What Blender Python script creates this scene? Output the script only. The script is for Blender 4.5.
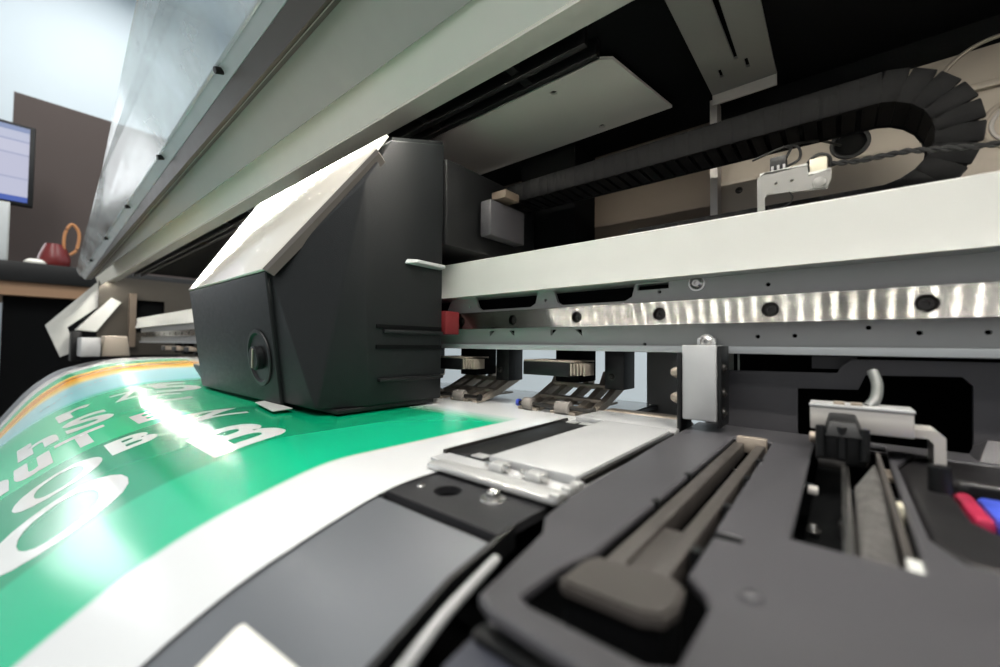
import bpy, bmesh, math, random
from mathutils import Vector, Matrix
random.seed(7)
for o in list(bpy.data.objects): bpy.data.objects.remove(o)
scene = bpy.context.scene
COL = scene.collection

# ------------------------------------------------------------------ camera
# world frame: X along the printer's beam (right), Y into the machine, Z up; the lens sits at the origin
cam_d = bpy.data.cameras.new('camera')
cam = bpy.data.objects.new('camera', cam_d); COL.objects.link(cam)
cam.matrix_world = Matrix(((0.76920968, 0.0102038, 0.63891498, 0),
                           (0.63892347, -0.02739364, -0.76878241, 0),
                           (0.00965771, 0.99957264, -0.02759091, 0),
                           (0, 0, 0, 1)))
cam_d.sensor_width = 36.0
cam_d.lens = 36.0 * 407.0 / 1000.0
cam_d.clip_start = 0.004
cam_d.clip_end = 60
cam_d.dof.use_dof = True
cam_d.dof.focus_distance = 0.33
cam_d.dof.aperture_fstop = 6.3
scene.camera = cam

# ------------------------------------------------------------------ world, lights, exposure
w = bpy.data.worlds.new('world'); scene.world = w; w.use_nodes = True
bgn = w.node_tree.nodes['Background']
bgn.inputs['Color'].default_value = (0.97, 0.985, 1.0, 1)
bgn.inputs['Strength'].default_value = 0.5
def area(name, loc, target, sx, sy, energy, col):
    d = bpy.data.lights.new(name, 'AREA'); d.shape = 'RECTANGLE'; d.size = sx; d.size_y = sy
    d.energy = energy; d.color = col
    o = bpy.data.objects.new(name, d); COL.objects.link(o); o.location = loc
    o.rotation_euler = (Vector(target) - Vector(loc)).to_track_quat('-Z', 'Y').to_euler()
    return o
area('unseen_ceiling_lamp_light', (-0.7, -0.9, 2.36), (-0.7, -0.9, 0), 1.2, 0.5, 32, (1.0, 0.97, 0.93))
area('unseen_ceiling_lamp_light', (0.9, -0.9, 2.36), (0.9, -0.9, 0), 1.2, 0.5, 40, (1.0, 0.97, 0.93))
area('unseen_ceiling_lamp_light', (-2.7, 0.3, 2.36), (-2.7, 0.3, 0), 1.2, 0.5, 20, (1.0, 0.98, 0.96))  # added lamp out of view, brightens the left wall
area('unseen_ceiling_lamp_light', (-0.3, 1.25, 2.36), (-0.3, 1.25, 0), 1.2, 0.5, 34, (1.0, 0.98, 0.95))
area('window_light', (-3.65, -0.78, 0.90), (0, -0.6, 0.38), 0.78, 0.78, 9, (0.94, 0.97, 1.0))
scene.view_settings.view_transform = 'Standard'
scene.view_settings.look = 'None'
scene.view_settings.gamma = 1.0
scene.view_settings.use_curve_mapping = False
scene.view_settings.exposure = 0.0
scene.cycles.use_denoising = True
scene.cycles.sample_clamp_indirect = 8.0
scene.cycles.caustics_reflective = False
scene.cycles.caustics_refractive = False

# ------------------------------------------------------------------ materials
def lin(c):
    return tuple(((v/255.)/12.92 if v/255. <= .04045 else ((v/255.+.055)/1.055)**2.4) for v in c)
def mat(name, rgb, rough=.5, metal=0., var=0., vscale=60., bump=0., bscale=800., spec=.5, aniso=0., coat=0., emit=None, estr=0., stretch=None):
    m = bpy.data.materials.new(name); m.use_nodes = True
    nt = m.node_tree; b = nt.nodes['Principled BSDF']
    c = lin(rgb)
    b.inputs['Base Color'].default_value = (*c, 1)
    b.inputs['Roughness'].default_value = rough
    b.inputs['Metallic'].default_value = metal
    b.inputs['Specular IOR Level'].default_value = spec
    b.inputs['Coat Weight'].default_value = coat
    b.inputs['Coat Roughness'].default_value = .08
    if aniso:
        b.inputs['Anisotropic'].default_value = aniso
        tg = nt.nodes.new('ShaderNodeTangent'); tg.direction_type = 'RADIAL'; tg.axis = 'X'; nt.links.new(tg.outputs[0], b.inputs['Tangent'])
    if emit:
        b.inputs['Emission Color'].default_value = (*lin(emit), 1); b.inputs['Emission Strength'].default_value = estr
    tc = nt.nodes.new('ShaderNodeTexCoord')
    vec = tc.outputs['Object']
    if stretch:
        mp = nt.nodes.new('ShaderNodeMapping'); mp.inputs['Scale'].default_value = stretch
        nt.links.new(vec, mp.inputs['Vector']); vec = mp.outputs['Vector']
    if var:
        n = nt.nodes.new('ShaderNodeTexNoise'); n.inputs['Scale'].default_value = vscale; n.inputs['Detail'].default_value = 5
        nt.links.new(vec, n.inputs['Vector'])
        r = nt.nodes.new('ShaderNodeMix'); r.data_type = 'RGBA'
        r.inputs['A'].default_value = (*[v*(1-var) for v in c], 1); r.inputs['B'].default_value = (*[min(1, v*(1+var)) for v in c], 1)
        nt.links.new(n.outputs['Fac'], r.inputs['Factor']); nt.links.new(r.outputs['Result'], b.inputs['Base Color'])
        mr = nt.nodes.new('ShaderNodeMapRange'); mr.inputs['To Min'].default_value = max(0, rough-.08); mr.inputs['To Max'].default_value = min(1, rough+.08)
        nt.links.new(n.outputs['Fac'], mr.inputs['Value']); nt.links.new(mr.outputs['Result'], b.inputs['Roughness'])
    if bump:
        n2 = nt.nodes.new('ShaderNodeTexNoise'); n2.inputs['Scale'].default_value = bscale; n2.inputs['Detail'].default_value = 2
        nt.links.new(vec, n2.inputs['Vector'])
        bp = nt.nodes.new('ShaderNodeBump'); bp.inputs['Strength'].default_value = bump; bp.inputs['Distance'].default_value = .0004
        nt.links.new(n2.outputs['Fac'], bp.inputs['Height']); nt.links.new(bp.outputs['Normal'], b.inputs['Normal'])
    return m
M = {}
M['white'] = mat('white_paint', (198, 199, 194), .35, var=.03, bump=.05)
M['grey_paint'] = mat('grey_paint', (180, 180, 177), .38, var=.05, bump=.05)
M['lip'] = mat('pale_lip', (196, 200, 200), .35, var=.04)
M['alu'] = mat('brushed_aluminium', (214, 214, 212), .36, .6, var=.06, vscale=30, bump=.05, stretch=(1, 20, 20))
M['rail'] = mat('ground_steel_rail', (214, 212, 206), .245, 1.0, var=.0, vscale=40, aniso=1.0, stretch=(.1, 1, 1))
def brushed(m, k):
    """fine lengthwise brush lines: the micro-normals tip up and down, never along the rail"""
    nt = m.node_tree; b = nt.nodes['Principled BSDF']; geo = nt.nodes.new('ShaderNodeNewGeometry'); sp = nt.nodes.new('ShaderNodeSeparateXYZ'); nt.links.new(geo.outputs['Position'], sp.inputs[0])
    n = nt.nodes.new('ShaderNodeTexWhiteNoise'); n.noise_dimensions = '1D'; nt.links.new(sp.outputs['Z'], n.inputs['W'])
    ma = nt.nodes.new('ShaderNodeMath'); ma.operation = 'MULTIPLY_ADD'; ma.inputs[1].default_value = k; ma.inputs[2].default_value = .05; nt.links.new(n.outputs['Value'], ma.inputs[0])
    cb = nt.nodes.new('ShaderNodeCombineXYZ'); nt.links.new(ma.outputs[0], cb.inputs['Z'])
    va = nt.nodes.new('ShaderNodeVectorMath'); va.operation = 'ADD'; nt.links.new(geo.outputs['Normal'], va.inputs[0]); nt.links.new(cb.outputs[0], va.inputs[1])
    vn = nt.nodes.new('ShaderNodeVectorMath'); vn.operation = 'NORMALIZE'; nt.links.new(va.outputs[0], vn.inputs[0]); nt.links.new(vn.outputs[0], b.inputs['Normal'])
M['rail'] = mat('ground_steel_rail', (140, 139, 135), .13, 1.0, aniso=1.0); brushed(M['rail'], 1.2)
M['alu_matt'] = mat('matt_aluminium', (190, 191, 191), .46, .4, var=.08, vscale=90, bump=.06)
M['sheet'] = mat('galvanised_sheet', (196, 192, 186), .40, .3, var=.06, vscale=25)
M['beige'] = mat('beige_sheet', (172, 162, 148), .48, .2, var=.06, vscale=20)
M['brown_sheet'] = mat('brown_sheet', (96, 84, 72), .6, 0, var=.1, vscale=30)
M['black'] = mat('black_plastic', (14, 15, 16), .45, var=.15, bump=.1, spec=.35)
M['black_void'] = mat('matt_black_and_shade', (6, 7, 8), .8, spec=.1)  # black parts, and the painted shade inside the slider slot
M['dark'] = mat('dark_textured_plastic', (27, 29, 30), .44, var=.14, vscale=240, bump=.5, bscale=1900, spec=.22)
M['service'] = mat('dusty_dark_plastic', (67, 66, 69), .37, var=.26, vscale=28, bump=.22, bscale=1700, spec=.5)
M['slider'] = mat('dusty_slider', (62, 58, 55), .45, var=.2, vscale=120, bump=.2)
M['fascia'] = mat('blue_grey_fascia', (48, 50, 60), .4, var=.12, vscale=40)
M['apron'] = mat('satin_grey_apron', (98, 101, 105), .42, .25, var=.04, vscale=18, bump=.08)
M['platen'] = mat('dark_platen', (46, 46, 48), .42, .2, var=.12, vscale=80, bump=.15)
M['steel'] = mat('bright_steel', (210, 208, 204), .25, 1.0)
M['dark_steel'] = mat('dark_steel', (70, 68, 66), .35, .9, var=.2, vscale=300)
M['dirty_metal'] = mat('inky_worn_metal', (172, 160, 146), .5, .5, var=.35, vscale=180, bump=.2)
M['chain'] = mat('black_chain_plastic', (7, 7, 8), .6, spec=.1)
M['rubber'] = mat('grey_rubber_roller', (132, 126, 120), .7, var=.25, vscale=300)
M['lid_light'] = mat('pale_lid_paint', (240, 240, 228), .38, var=.03, bump=.04)
M['lid_grey'] = mat('grey_lid_paint', (178, 178, 172), .34, .1, var=.05, bump=.05)
M['lid_dark'] = mat('dark_lid_strip', (78, 72, 66), .45, var=.08)
M['frost'] = mat('scuffed_clear_flange', (186, 192, 194), .22, .2, var=.22, vscale=16)
M['cream'] = mat('glossy_cream_cover', (232, 226, 214), .20, var=.02, vscale=10, coat=.5)
M['red'] = mat('red_plastic', (110, 30, 34), .4, var=.1)
M['blue'] = mat('blue_ink', (64, 84, 190), .35, var=.15, vscale=200)
M['pink'] = mat('magenta_ink', (165, 40, 70), .35, var=.15, vscale=200)
M['orange'] = mat('orange_plastic', (236, 110, 40), .45, var=.05)
M['sponge'] = mat('dirty_sponge', (74, 72, 70), .9, var=.9, vscale=170, bump=1.0, bscale=420)
M['ivory'] = mat('yellowed_plastic', (206, 200, 178), .5, var=.1, vscale=120)
M['wire'] = mat('black_wire', (20, 20, 20), .5, var=.1)
M['tube'] = mat('cloudy_tube', (98, 100, 99), .2, var=.1)
M['wall'] = mat('white_wall_paint', (214, 226, 233), .9, var=.02, vscale=4)
M['floor'] = mat('grey_floor', (150, 148, 145), .7, var=.08, vscale=6)
M['board'] = mat('dark_brown_board', (74, 62, 58), .6, var=.12, vscale=5, bump=.1, bscale=200)
M['tan'] = mat('tan_wood', (150, 118, 90), .6, var=.15, vscale=12, stretch=(3, .4, 3))
M['card'] = mat('white_card', (238, 236, 226), .6, var=.02)
M['print_white'] = mat('white_vinyl_letter', (226, 228, 226), .15, spec=.5, coat=.4)
M['bracket'] = mat('grey_bracket_sheet', (128, 127, 124), .45, .2, var=.06, vscale=25)
M['bay_panel'] = mat('pale_bay_sheet', (226, 221, 214), .38, .1, var=.05, vscale=12)
M['cap'] = mat('black_cap_tray', (26, 25, 26), .35, var=.15, bump=.1)
M['dim'] = mat('dull_brown_grey_sheet', (66, 62, 56), .6, var=.1, vscale=20, spec=.2)
M['led'] = mat('led_chip', (255, 255, 250), .5, emit=(255, 250, 240), estr=900)
M['lamp'] = mat('lamp_diffuser', (250, 250, 250), .6, emit=(255, 248, 238), estr=3.0)
M['maroon'] = mat('maroon_glaze', (112, 34, 34), .35, var=.1)

# clear acrylic: transparent with a thin glossy, slightly hazy skin
m = bpy.data.materials.new('hazy_clear_acrylic'); m.use_nodes = True; nt = m.node_tree; nt.nodes.clear()
out = nt.nodes.new('ShaderNodeOutputMaterial'); tr = nt.nodes.new('ShaderNodeBsdfTransparent'); gl = nt.nodes.new('ShaderNodeBsdfGlossy')
df = nt.nodes.new('ShaderNodeBsdfDiffuse'); df.inputs['Color'].default_value = (*lin((236, 241, 243)), 1)
gl.inputs['Roughness'].default_value = .12; tr.inputs['Color'].default_value = (.95, .97, .97, 1)
tc = nt.nodes.new('ShaderNodeTexCoord'); nz = nt.nodes.new('ShaderNodeTexNoise'); nz.inputs['Scale'].default_value = 14; nz.inputs['Detail'].default_value = 4
nt.links.new(tc.outputs['Object'], nz.inputs['Vector'])
mr = nt.nodes.new('ShaderNodeMapRange'); mr.inputs['From Min'].default_value = .35; mr.inputs['From Max'].default_value = .75; mr.inputs['To Min'].default_value = .06; mr.inputs['To Max'].default_value = .42
nt.links.new(nz.outputs['Fac'], mr.inputs['Value'])
m1 = nt.nodes.new('ShaderNodeMixShader'); m2 = nt.nodes.new('ShaderNodeMixShader'); m2.inputs[0].default_value = .14
nt.links.new(mr.outputs['Result'], m1.inputs[0]); nt.links.new(tr.outputs[0], m1.inputs[1]); nt.links.new(df.outputs[0], m1.inputs[2])
nt.links.new(m1.outputs[0], m2.inputs[1]); nt.links.new(gl.outputs[0], m2.inputs[2]); nt.links.new(m2.outputs[0], out.inputs['Surface'])
M['acrylic'] = m

# ------------------------------------------------------------------ helpers
WLOC = {}
def tag(o, label=None, cat=None, group=None, kind=None):
    if label: o['label'] = label
    if cat: o['category'] = cat
    if group: o['group'] = group
    if kind: o['kind'] = kind
    return o
def empty(name, loc=(0, 0, 0)):
    o = bpy.data.objects.new(name, None); COL.objects.link(o); o.location = loc; o.empty_display_size = .05
    WLOC[o.name] = Vector(loc)
    return o
def setparent(o, parent):
    o.parent = parent
    o.matrix_parent_inverse = Matrix.Translation(-WLOC.get(parent.name, Vector()))
def smooth(me, ang=35):
    for p in me.polygons: p.use_smooth = True
    me.set_sharp_from_angle(angle=math.radians(ang))
def obj(name, me, m, parent=None, loc=None):
    if isinstance(me, bmesh.types.BMesh):
        bm = me; bmesh.ops.recalc_face_normals(bm, faces=bm.faces); me = bpy.data.meshes.new(name); bm.to_mesh(me); bm.free()
        smooth(me)
    o = bpy.data.objects.new(name, me); COL.objects.link(o)
    if m is not None and not me.materials: me.materials.append(M[m] if isinstance(m, str) else m)
    if parent is not None: setparent(o, parent)
    if loc is not None:
        o.location = loc
        WLOC[o.name] = Vector(loc)
    return o
def add_box(bm, a, b, bev=0.):
    (x0, y0, z0), (x1, y1, z1) = a, b
    vs = [bm.verts.new(p) for p in ((x0,y0,z0),(x1,y0,z0),(x1,y1,z0),(x0,y1,z0),(x0,y0,z1),(x1,y0,z1),(x1,y1,z1),(x0,y1,z1))]
    fs = [bm.faces.new([vs[i] for i in f]) for f in ((3,2,1,0),(4,5,6,7),(0,1,5,4),(1,2,6,5),(2,3,7,6),(3,0,4,7))]
    if bev:
        es = list({e for f in fs for e in f.edges})
        bmesh.ops.bevel(bm, geom=es, offset=bev, segments=2, affect='EDGES', profile=.5)
def box(name, x, y, z, m, parent=None, bev=0.):
    bm = bmesh.new(); add_box(bm, (min(x), min(y), min(z)), (max(x), max(y), max(z)), bev)
    return obj(name, bm, m, parent)
def add_cyl(bm, p0, p1, r0, r1=None, seg=20, cap=True):
    p0, p1 = Vector(p0), Vector(p1); r1 = r0 if r1 is None else r1
    q = (p1-p0).to_track_quat('Z', 'Y')
    A = [bm.verts.new(p0 + q @ Vector((r0*math.cos(2*math.pi*i/seg), r0*math.sin(2*math.pi*i/seg), 0))) for i in range(seg)]
    B = [bm.verts.new(p1 + q @ Vector((r1*math.cos(2*math.pi*i/seg), r1*math.sin(2*math.pi*i/seg), 0))) for i in range(seg)]
    for i in range(seg): bm.faces.new((A[i], A[(i+1) % seg], B[(i+1) % seg], B[i]))
    if cap: bm.faces.new(A[::-1]); bm.faces.new(B)
def cyl(name, p0, p1, r, m, parent=None, r1=None, seg=20):
    bm = bmesh.new(); add_cyl(bm, p0, p1, r, r1, seg); return obj(name, bm, m, parent)
def lathe(bm, p0, axis, prof, seg=24):
    # prof: list of (distance along axis, radius)
    q = Vector(axis).to_track_quat('Z', 'Y'); p0 = Vector(p0); rings = []
    for h, r in prof:
        rings.append([bm.verts.new(p0 + q @ Vector((r*math.cos(2*math.pi*i/seg), r*math.sin(2*math.pi*i/seg), h))) for i in range(seg)] if r > 1e-6 else [bm.verts.new(p0 + q @ Vector((0, 0, h)))])
    for a, b in zip(rings, rings[1:]):
        for i in range(seg):
            j = (i+1) % seg
            if len(a) == 1 and len(b) == 1: continue
            if len(a) == 1: bm.faces.new((a[0], b[j], b[i]))
            elif len(b) == 1: bm.faces.new((a[i], a[j], b[0]))
            else: bm.faces.new((a[i], a[j], b[j], b[i]))
def prism_x(bm, pts, x0, x1, pts1=None):
    pts1 = pts1 or pts
    A = [bm.verts.new((x0, y, z)) for y, z in pts]; B = [bm.verts.new((x1, y, z)) for y, z in pts1]; n = len(pts)
    for i in range(n): bm.faces.new((A[i], A[(i+1) % n], B[(i+1) % n], B[i]))
    bm.faces.new(A[::-1]); bm.faces.new(B)
def prismx(name, pts, x0, x1, m, parent=None, pts1=None, bev=0.):
    bm = bmesh.new(); prism_x(bm, pts, x0, x1, pts1)
    if bev: bmesh.ops.bevel(bm, geom=list(bm.edges), offset=bev, segments=2, affect='EDGES', profile=.5)
    return obj(name, bm, m, parent)
def circle(cx, cy, r, n=24): return [(cx+r*math.cos(2*math.pi*i/n), cy+r*math.sin(2*math.pi*i/n)) for i in range(n)]
def rect(x0, x1, y0, y1): return [(x0, y0), (x1, y0), (x1, y1), (x0, y1)]
def plate(name, outer, holes, plane, at, thick, m, parent=None):
    """flat plate with real holes; plane 'XY' (at=z top), 'XZ' (at=y front), 'YZ' (at=x)"""
    cu = bpy.data.curves.new('tmp', 'CURVE'); cu.dimensions = '2D'; cu.fill_mode = 'BOTH'; cu.extrude = thick/2
    for pts in [outer]+list(holes):
        s = cu.splines.new('POLY'); s.points.add(len(pts)-1)
        for p, (a, b) in zip(s.points, pts): p.co = (a, b, 0, 1)
        s.use_cyclic_u = True
    t = bpy.data.objects.new('tmp', cu); COL.objects.link(t)
    dg = bpy.context.evaluated_depsgraph_get(); dg.update()
    me = bpy.data.meshes.new_from_object(t.evaluated_get(dg)); me.name = name; me.materials.clear()
    bpy.data.objects.remove(t); bpy.data.curves.remove(cu)
    for v in me.vertices:
        a, b, c = v.co
        if plane == 'XY': v.co = (a, b, at - thick/2 + c)
        elif plane == 'XZ': v.co = (a, at + thick/2 - c, b)
        else: v.co = (at + c, a, b)
    bm = bmesh.new(); bm.from_mesh(me); bmesh.ops.remove_doubles(bm, verts=bm.verts, dist=1e-6); bmesh.ops.recalc_face_normals(bm, faces=bm.faces); bm.to_mesh(me); bm.free()
    smooth(me, 30)
    return obj(name, me, m, parent)
def tube(name, pts, r, m, parent=None, seg=10, res=8):
    """swept tube through points (Catmull-Rom)"""
    P = [Vector(p) for p in pts]; P = [2*P[0]-P[1]] + P + [2*P[-1]-P[-2]]; path = []
    for i in range(1, len(P)-2):
        for k in range(res):
            t = k/res; a, b, c, d = P[i-1], P[i], P[i+1], P[i+2]
            path.append(.5*((2*b)+(-a+c)*t+(2*a-5*b+4*c-d)*t*t+(-a+3*b-3*c+d)*t**3))
    path.append(P[-2]); bm = bmesh.new(); rings = []; up = Vector((0, .31, .95))
    for i, p in enumerate(path):
        d = (path[min(i+1, len(path)-1)]-path[max(i-1, 0)]).normalized(); s = d.cross(up).normalized(); u = s.cross(d)
        rr = r(i/(len(path)-1)) if callable(r) else r
        rings.append([bm.verts.new(p + s*rr*math.cos(2*math.pi*j/seg) + u*rr*math.sin(2*math.pi*j/seg)) for j in range(seg)])
    for a, b in zip(rings, rings[1:]):
        for j in range(seg): bm.faces.new((a[j], a[(j+1) % seg], b[(j+1) % seg], b[j]))
    bm.faces.new(rings[0][::-1]); bm.faces.new(rings[-1])
    return obj(name, bm, m, parent)
def hull(name, pts, m, parent=None, bev=0.):
    bm = bmesh.new()
    for p in pts: bm.verts.new(p)
    bmesh.ops.convex_hull(bm, input=bm.verts)
    bmesh.ops.dissolve_limit(bm, angle_limit=math.radians(1.5), verts=bm.verts, edges=bm.edges)
    if bev: bmesh.ops.bevel(bm, geom=list(bm.edges), offset=bev, segments=3, affect='EDGES', profile=.5)
    return obj(name, bm, m, parent)
def lerp_tab(tab, y):
    if y <= tab[0][0]: return tab[0][1]
    for (a, za), (b, zb) in zip(tab, tab[1:]):
        if y <= b: return za + (zb-za)*(y-a)/(b-a)
    return tab[-1][1]
# height of the print surface: flat platen, then the apron that falls away towards the front; the far end is bowed
NEAR = [(-.12,-.26),(-.09,-.195),(-.06,-.152),(-.03,-.119),(0,-.0925),(.0206,-.0782),(.0311,-.0722),(.0452,-.0660),(.0643,-.0603),(.0764,-.0570),(.0885,-.0542),(.10,-.0530),(.38,-.053),(.42,-.058),(.45,-.074),(.47,-.10),(.48,-.14),(.485,-.30)]
FAR = [(-.12,-.33),(-.06,-.24),(-.007,-.145),(.025,-.0934),(.06,-.0605),(.11,-.0430),(.16,-.036),(.25,-.034),(.38,-.036),(.42,-.045),(.45,-.065),(.47,-.095),(.48,-.14),(.485,-.30)]
def sm(tab, y, h=.007):   # box-smoothed table
    return sum(lerp_tab(tab, y+h*k/3) for k in range(-3, 4))/7
def zs(x, y):
    t = min(1, max(0, (-x-.4)/.7)); t = t*t*(3-2*t)
    return (1-t)*sm(NEAR, y) + t*sm(FAR, y, .012)

# ------------------------------------------------------------------ room
FLOOR = -.98; CEIL = 2.48
def struct(name, x, y, z, m): return tag(box(name, x, y, z, m), kind='structure')
struct('floor', (-3.9, 2.4), (-2.6, 1.95), (FLOOR-.05, FLOOR), 'floor')
struct('ceiling', (-3.9, 2.4), (-2.6, 1.95), (CEIL, CEIL+.05), 'wall')
struct('wall_back', (-3.9, 2.4), (1.85, 1.95), (FLOOR, CEIL), 'wall')
wl = plate('wall_left', rect(-2.6, 1.85, FLOOR, CEIL), [rect(-1.19, -.36, .49, 1.31)], 'YZ', -3.82, .1, 'wall'); tag(wl, kind='structure')
win = empty('window_1', (-3.82, -.78, .49)); tag(win, kind='structure')
plate('window_frame', rect(-1.19, -.36, .49, 1.31), [rect(-1.16, -.79, .52, 1.28), rect(-.76, -.39, .52, 1.28)], 'YZ', -3.80, .05, 'white', win)
for a in (-1.16, -.76): box('pane', (-3.815, -3.811), (a, a+.37), (.52, 1.28), 'acrylic', win)
for lx, ly, lab in ((-.7, -.9, 'flat white ceiling lamp over the floor before the printer lid'), (.9, -.9, 'flat white ceiling lamp over the right end of the printer'), (-.3, 1.25, 'flat white ceiling lamp over the floor behind the printer'), (-2.7, .3, 'unseen ceiling lamp added to brighten the wall behind the counter')):  # the one over the counter is added to brighten the wall
    L = empty('unseen_ceiling_light', (lx, ly, 2.38)); sx = .62; sy = .27
    plate('lamp_frame', rect(lx-sx, lx+sx, ly-sy, ly+sy), [rect(lx-sx+.02, lx+sx-.02, ly-sy+.02, ly+sy-.02)], 'XY', 2.48, .08, 'white', L)
    box('diffuser', (lx-sx+.02, lx+sx-.02), (ly-sy+.02, ly+sy-.02), (2.42, 2.425), 'lamp', L)
    tag(L, lab, 'lamp', 'ceiling lamps')

# ------------------------------------------------------------------ printer
PR = empty('large_format_printer', (-.5, .2, FLOOR))
tag(PR, 'white and dark grey large-format roll printer with its lid raised', 'printer')

# body, legs
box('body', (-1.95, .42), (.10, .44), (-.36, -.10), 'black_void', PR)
for lx in (-1.25, .25):
    box('leg', (lx-.04, lx+.04), (.2, .34), (FLOOR+.06, -.36), 'black', PR)
    box('foot', (lx-.05, lx+.05), (-.1, .6), (FLOOR, FLOOR+.06), 'black', PR)
# platen and apron, one sheet-metal surface following the print path
def sheet(name, x0, x1, ys, nx, off, thick, m, parent, xs=None):
    bm = bmesh.new(); xs = xs or [x0+(x1-x0)*i/nx for i in range(nx+1)]; top = []; bot = []
    for x in xs:
        top.append([bm.verts.new((x, y, zs(x, y)+off)) for y in ys]); bot.append([bm.verts.new((x, y, zs(x, y)+off-thick)) for y in ys])
    for i in range(len(xs)-1):
        for j in range(len(ys)-1):
            bm.faces.new((top[i][j], top[i+1][j], top[i+1][j+1], top[i][j+1])); bm.faces.new((bot[i][j], bot[i][j+1], bot[i+1][j+1], bot[i+1][j]))
    for i in range(len(xs)-1):
        for j in (0, len(ys)-1): bm.faces.new((top[i][j], top[i+1][j], bot[i+1][j], bot[i][j]))
    for j in range(len(ys)-1):
        for i in (0, len(xs)-1): bm.faces.new((top[i][j], top[i][j+1], bot[i][j+1], bot[i][j]))
    return obj(name, bm, m, parent)
ysA = [-.11+.004*i for i in range(50)]; ysA = [y for y in ysA if y < .086]+[.0868]
ap = sheet('apron', -1.22, -.0745, ysA, 34, -.0006, .003, 'apron', PR)
tag(ap, 'smooth satin grey curved apron')
ysB = [.0876, .095, .10, .12, .16, .20, .25, .30, .36, .38]
sheet('platen', -1.22, -.1275, ysB, 30, -.0006, .003, 'platen', PR)
plate('platen_end_plate', [(-.1270, .0890), (-.0745, .0890), (-.0745, .30), (-.1270, .30)], [circle(-.1100, .1035, .0052)], 'XY', -.0534, .003, 'platen', PR)
bm = bmesh.new(); lathe(bm, (-.0925, .1085, -.0534), (0, 0, 1), [(0, .0046), (.0004, .0044), (.0005, .0026), (.0026, .0024), (.0034, .0014), (.0036, 0)])
obj('plate_screw', bm, 'steel', PR)
bm = bmesh.new(); lathe(bm, (-.1215, .1005, -.0534), (0, 0, 1), [(0, .0016), (.0006, .0012), (.0007, 0)]); obj('plate_screw', bm, 'steel', PR)
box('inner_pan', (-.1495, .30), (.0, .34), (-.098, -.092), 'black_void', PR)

# ---- beam
BX0, BX1 = -1.78, .55
prismx('beam_housing', [(.2620, .0433), (.2658, .0582), (.2658, .0752), (.2675, .0762), (.375, .0762), (.375, .0433)], BX0, BX1, 'white', PR)
slots = []
for a, b in ((-.176, -.108), (-.262, -.190)):
    slots.append([(a, .046), (a+.004, .0345), (a+.008, .0318), (b-.008, .0318), (b-.003, .0345), (b, .046)])
slots.append(rect(-.107, -.086, .0385, .0425))
for k in range(7):
    a = -.36-.086*k; slots.append([(a, .046), (a+.004, .0345), (a+.008, .0318), (a+.06, .0318), (a+.068, .046)])
holes = [circle(x, z, .0012, 12) for x, z in ((-.0307, .0362), (-.183, .0365), (-.092, .0365), (-.268, .0352), (-.036, .0062), (-.0185, .0066), (.030, .0076), (.0515, .0076), (-.102, .0012), (.012, .0105))]
for x in (-.243, -.178): holes += [[(x, .0125), (x+.006, .0125), (x, .0075)], [(x+.022, .0125), (x+.028, .0125), (x+.028, .0075)]]
plate('beam_face', rect(BX0, BX1, .0, .048), slots+holes, 'XZ', .278, .003, 'grey_paint', PR)
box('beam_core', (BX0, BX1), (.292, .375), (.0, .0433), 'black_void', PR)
box('beam_lip', (BX0, BX1), (.2735, .281), (-.0040, .0004), 'lip', PR, .0009)
# rail with counterbored screws
rh = [circle(.0314-.06*k, .0208, .0042, 20) for k in range(-8, 26)]
rl = plate('guide_rail', rect(BX0, BX1, .0140, .0288), rh, 'XZ', .2672, .006, 'rail', PR)
box('rail_base', (BX0, BX1), (.2733, .2780), (.0150, .0278), 'dark_steel', PR)
bm = bmesh.new(); lathe(bm, (0, 0, 0), (0, -1, 0), [(0, .0034), (.0022, .0034), (.0026, .0030), (.0026, .0017), (.0012, .0017), (.0012, 0)], 18)
sc_me = None
for k in range(-8, 26):
    if sc_me is None:
        s = obj('rail_screw', bm, 'dark_steel', rl, (.0314-.06*k, .2728, .0208)); sc_me = s.data
    else: obj('rail_screw', sc_me, None, rl, (.0314-.06*k, .2728, .0208))
def pan_screw(name, p, axis, r, h, m, parent):
    bm = bmesh.new(); lathe(bm, p, axis, [(0, r*1.25), (h*.15, r*1.25), (h*.16, r), (h*.6, r*.92), (h, r*.55), (h, r*.3), (h*.4, r*.22), (h*.4, 0)], 22)
    return obj(name, bm, m, parent)
pan_screw('beam_screw', (-.0688, .278, .0402), (0, -1, 0), .0040, .0030, 'steel', PR)
for x in (-.52, -.80, -1.1): pan_screw('beam_screw', (x, .278, .0402), (0, -1, 0), .0040, .0030, 'steel', PR)
# end-stop block with side plate and bolts
blk = box('stop_block', (-.0703, -.0522), (.2505, .2720), (-.0420, .0008), 'alu_matt', PR, .0009)
box('side_plate', (-.0728, -.0706), (.2495, .2725), (-.0530, -.0035), 'black', blk, .0004)
box('side_plate', (-.0519, -.0500), (.2520, .2725), (-.0450, .0005), 'black', blk, .0004)
for z in (-.0155, -.0305): pan_screw('bolt', (-.0728, .256, z), (-1, 0, 0), .0034, .0048, 'dirty_metal', blk)
for z in (-.012, -.026, -.037): pan_screw('bolt', (-.0500, .257, z), (1, 0, 0), .0024, .0018, 'dark_steel', blk)
box('mounting_tab', (-.0668, -.0566), (.2700, .2735), (-.001, .0052), 'alu_matt', blk, .0006)
pan_screw('tab_screw', (-.0617, .2715, .0032), (0, -1, 0), .0036, .0030, 'steel', blk)

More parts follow.
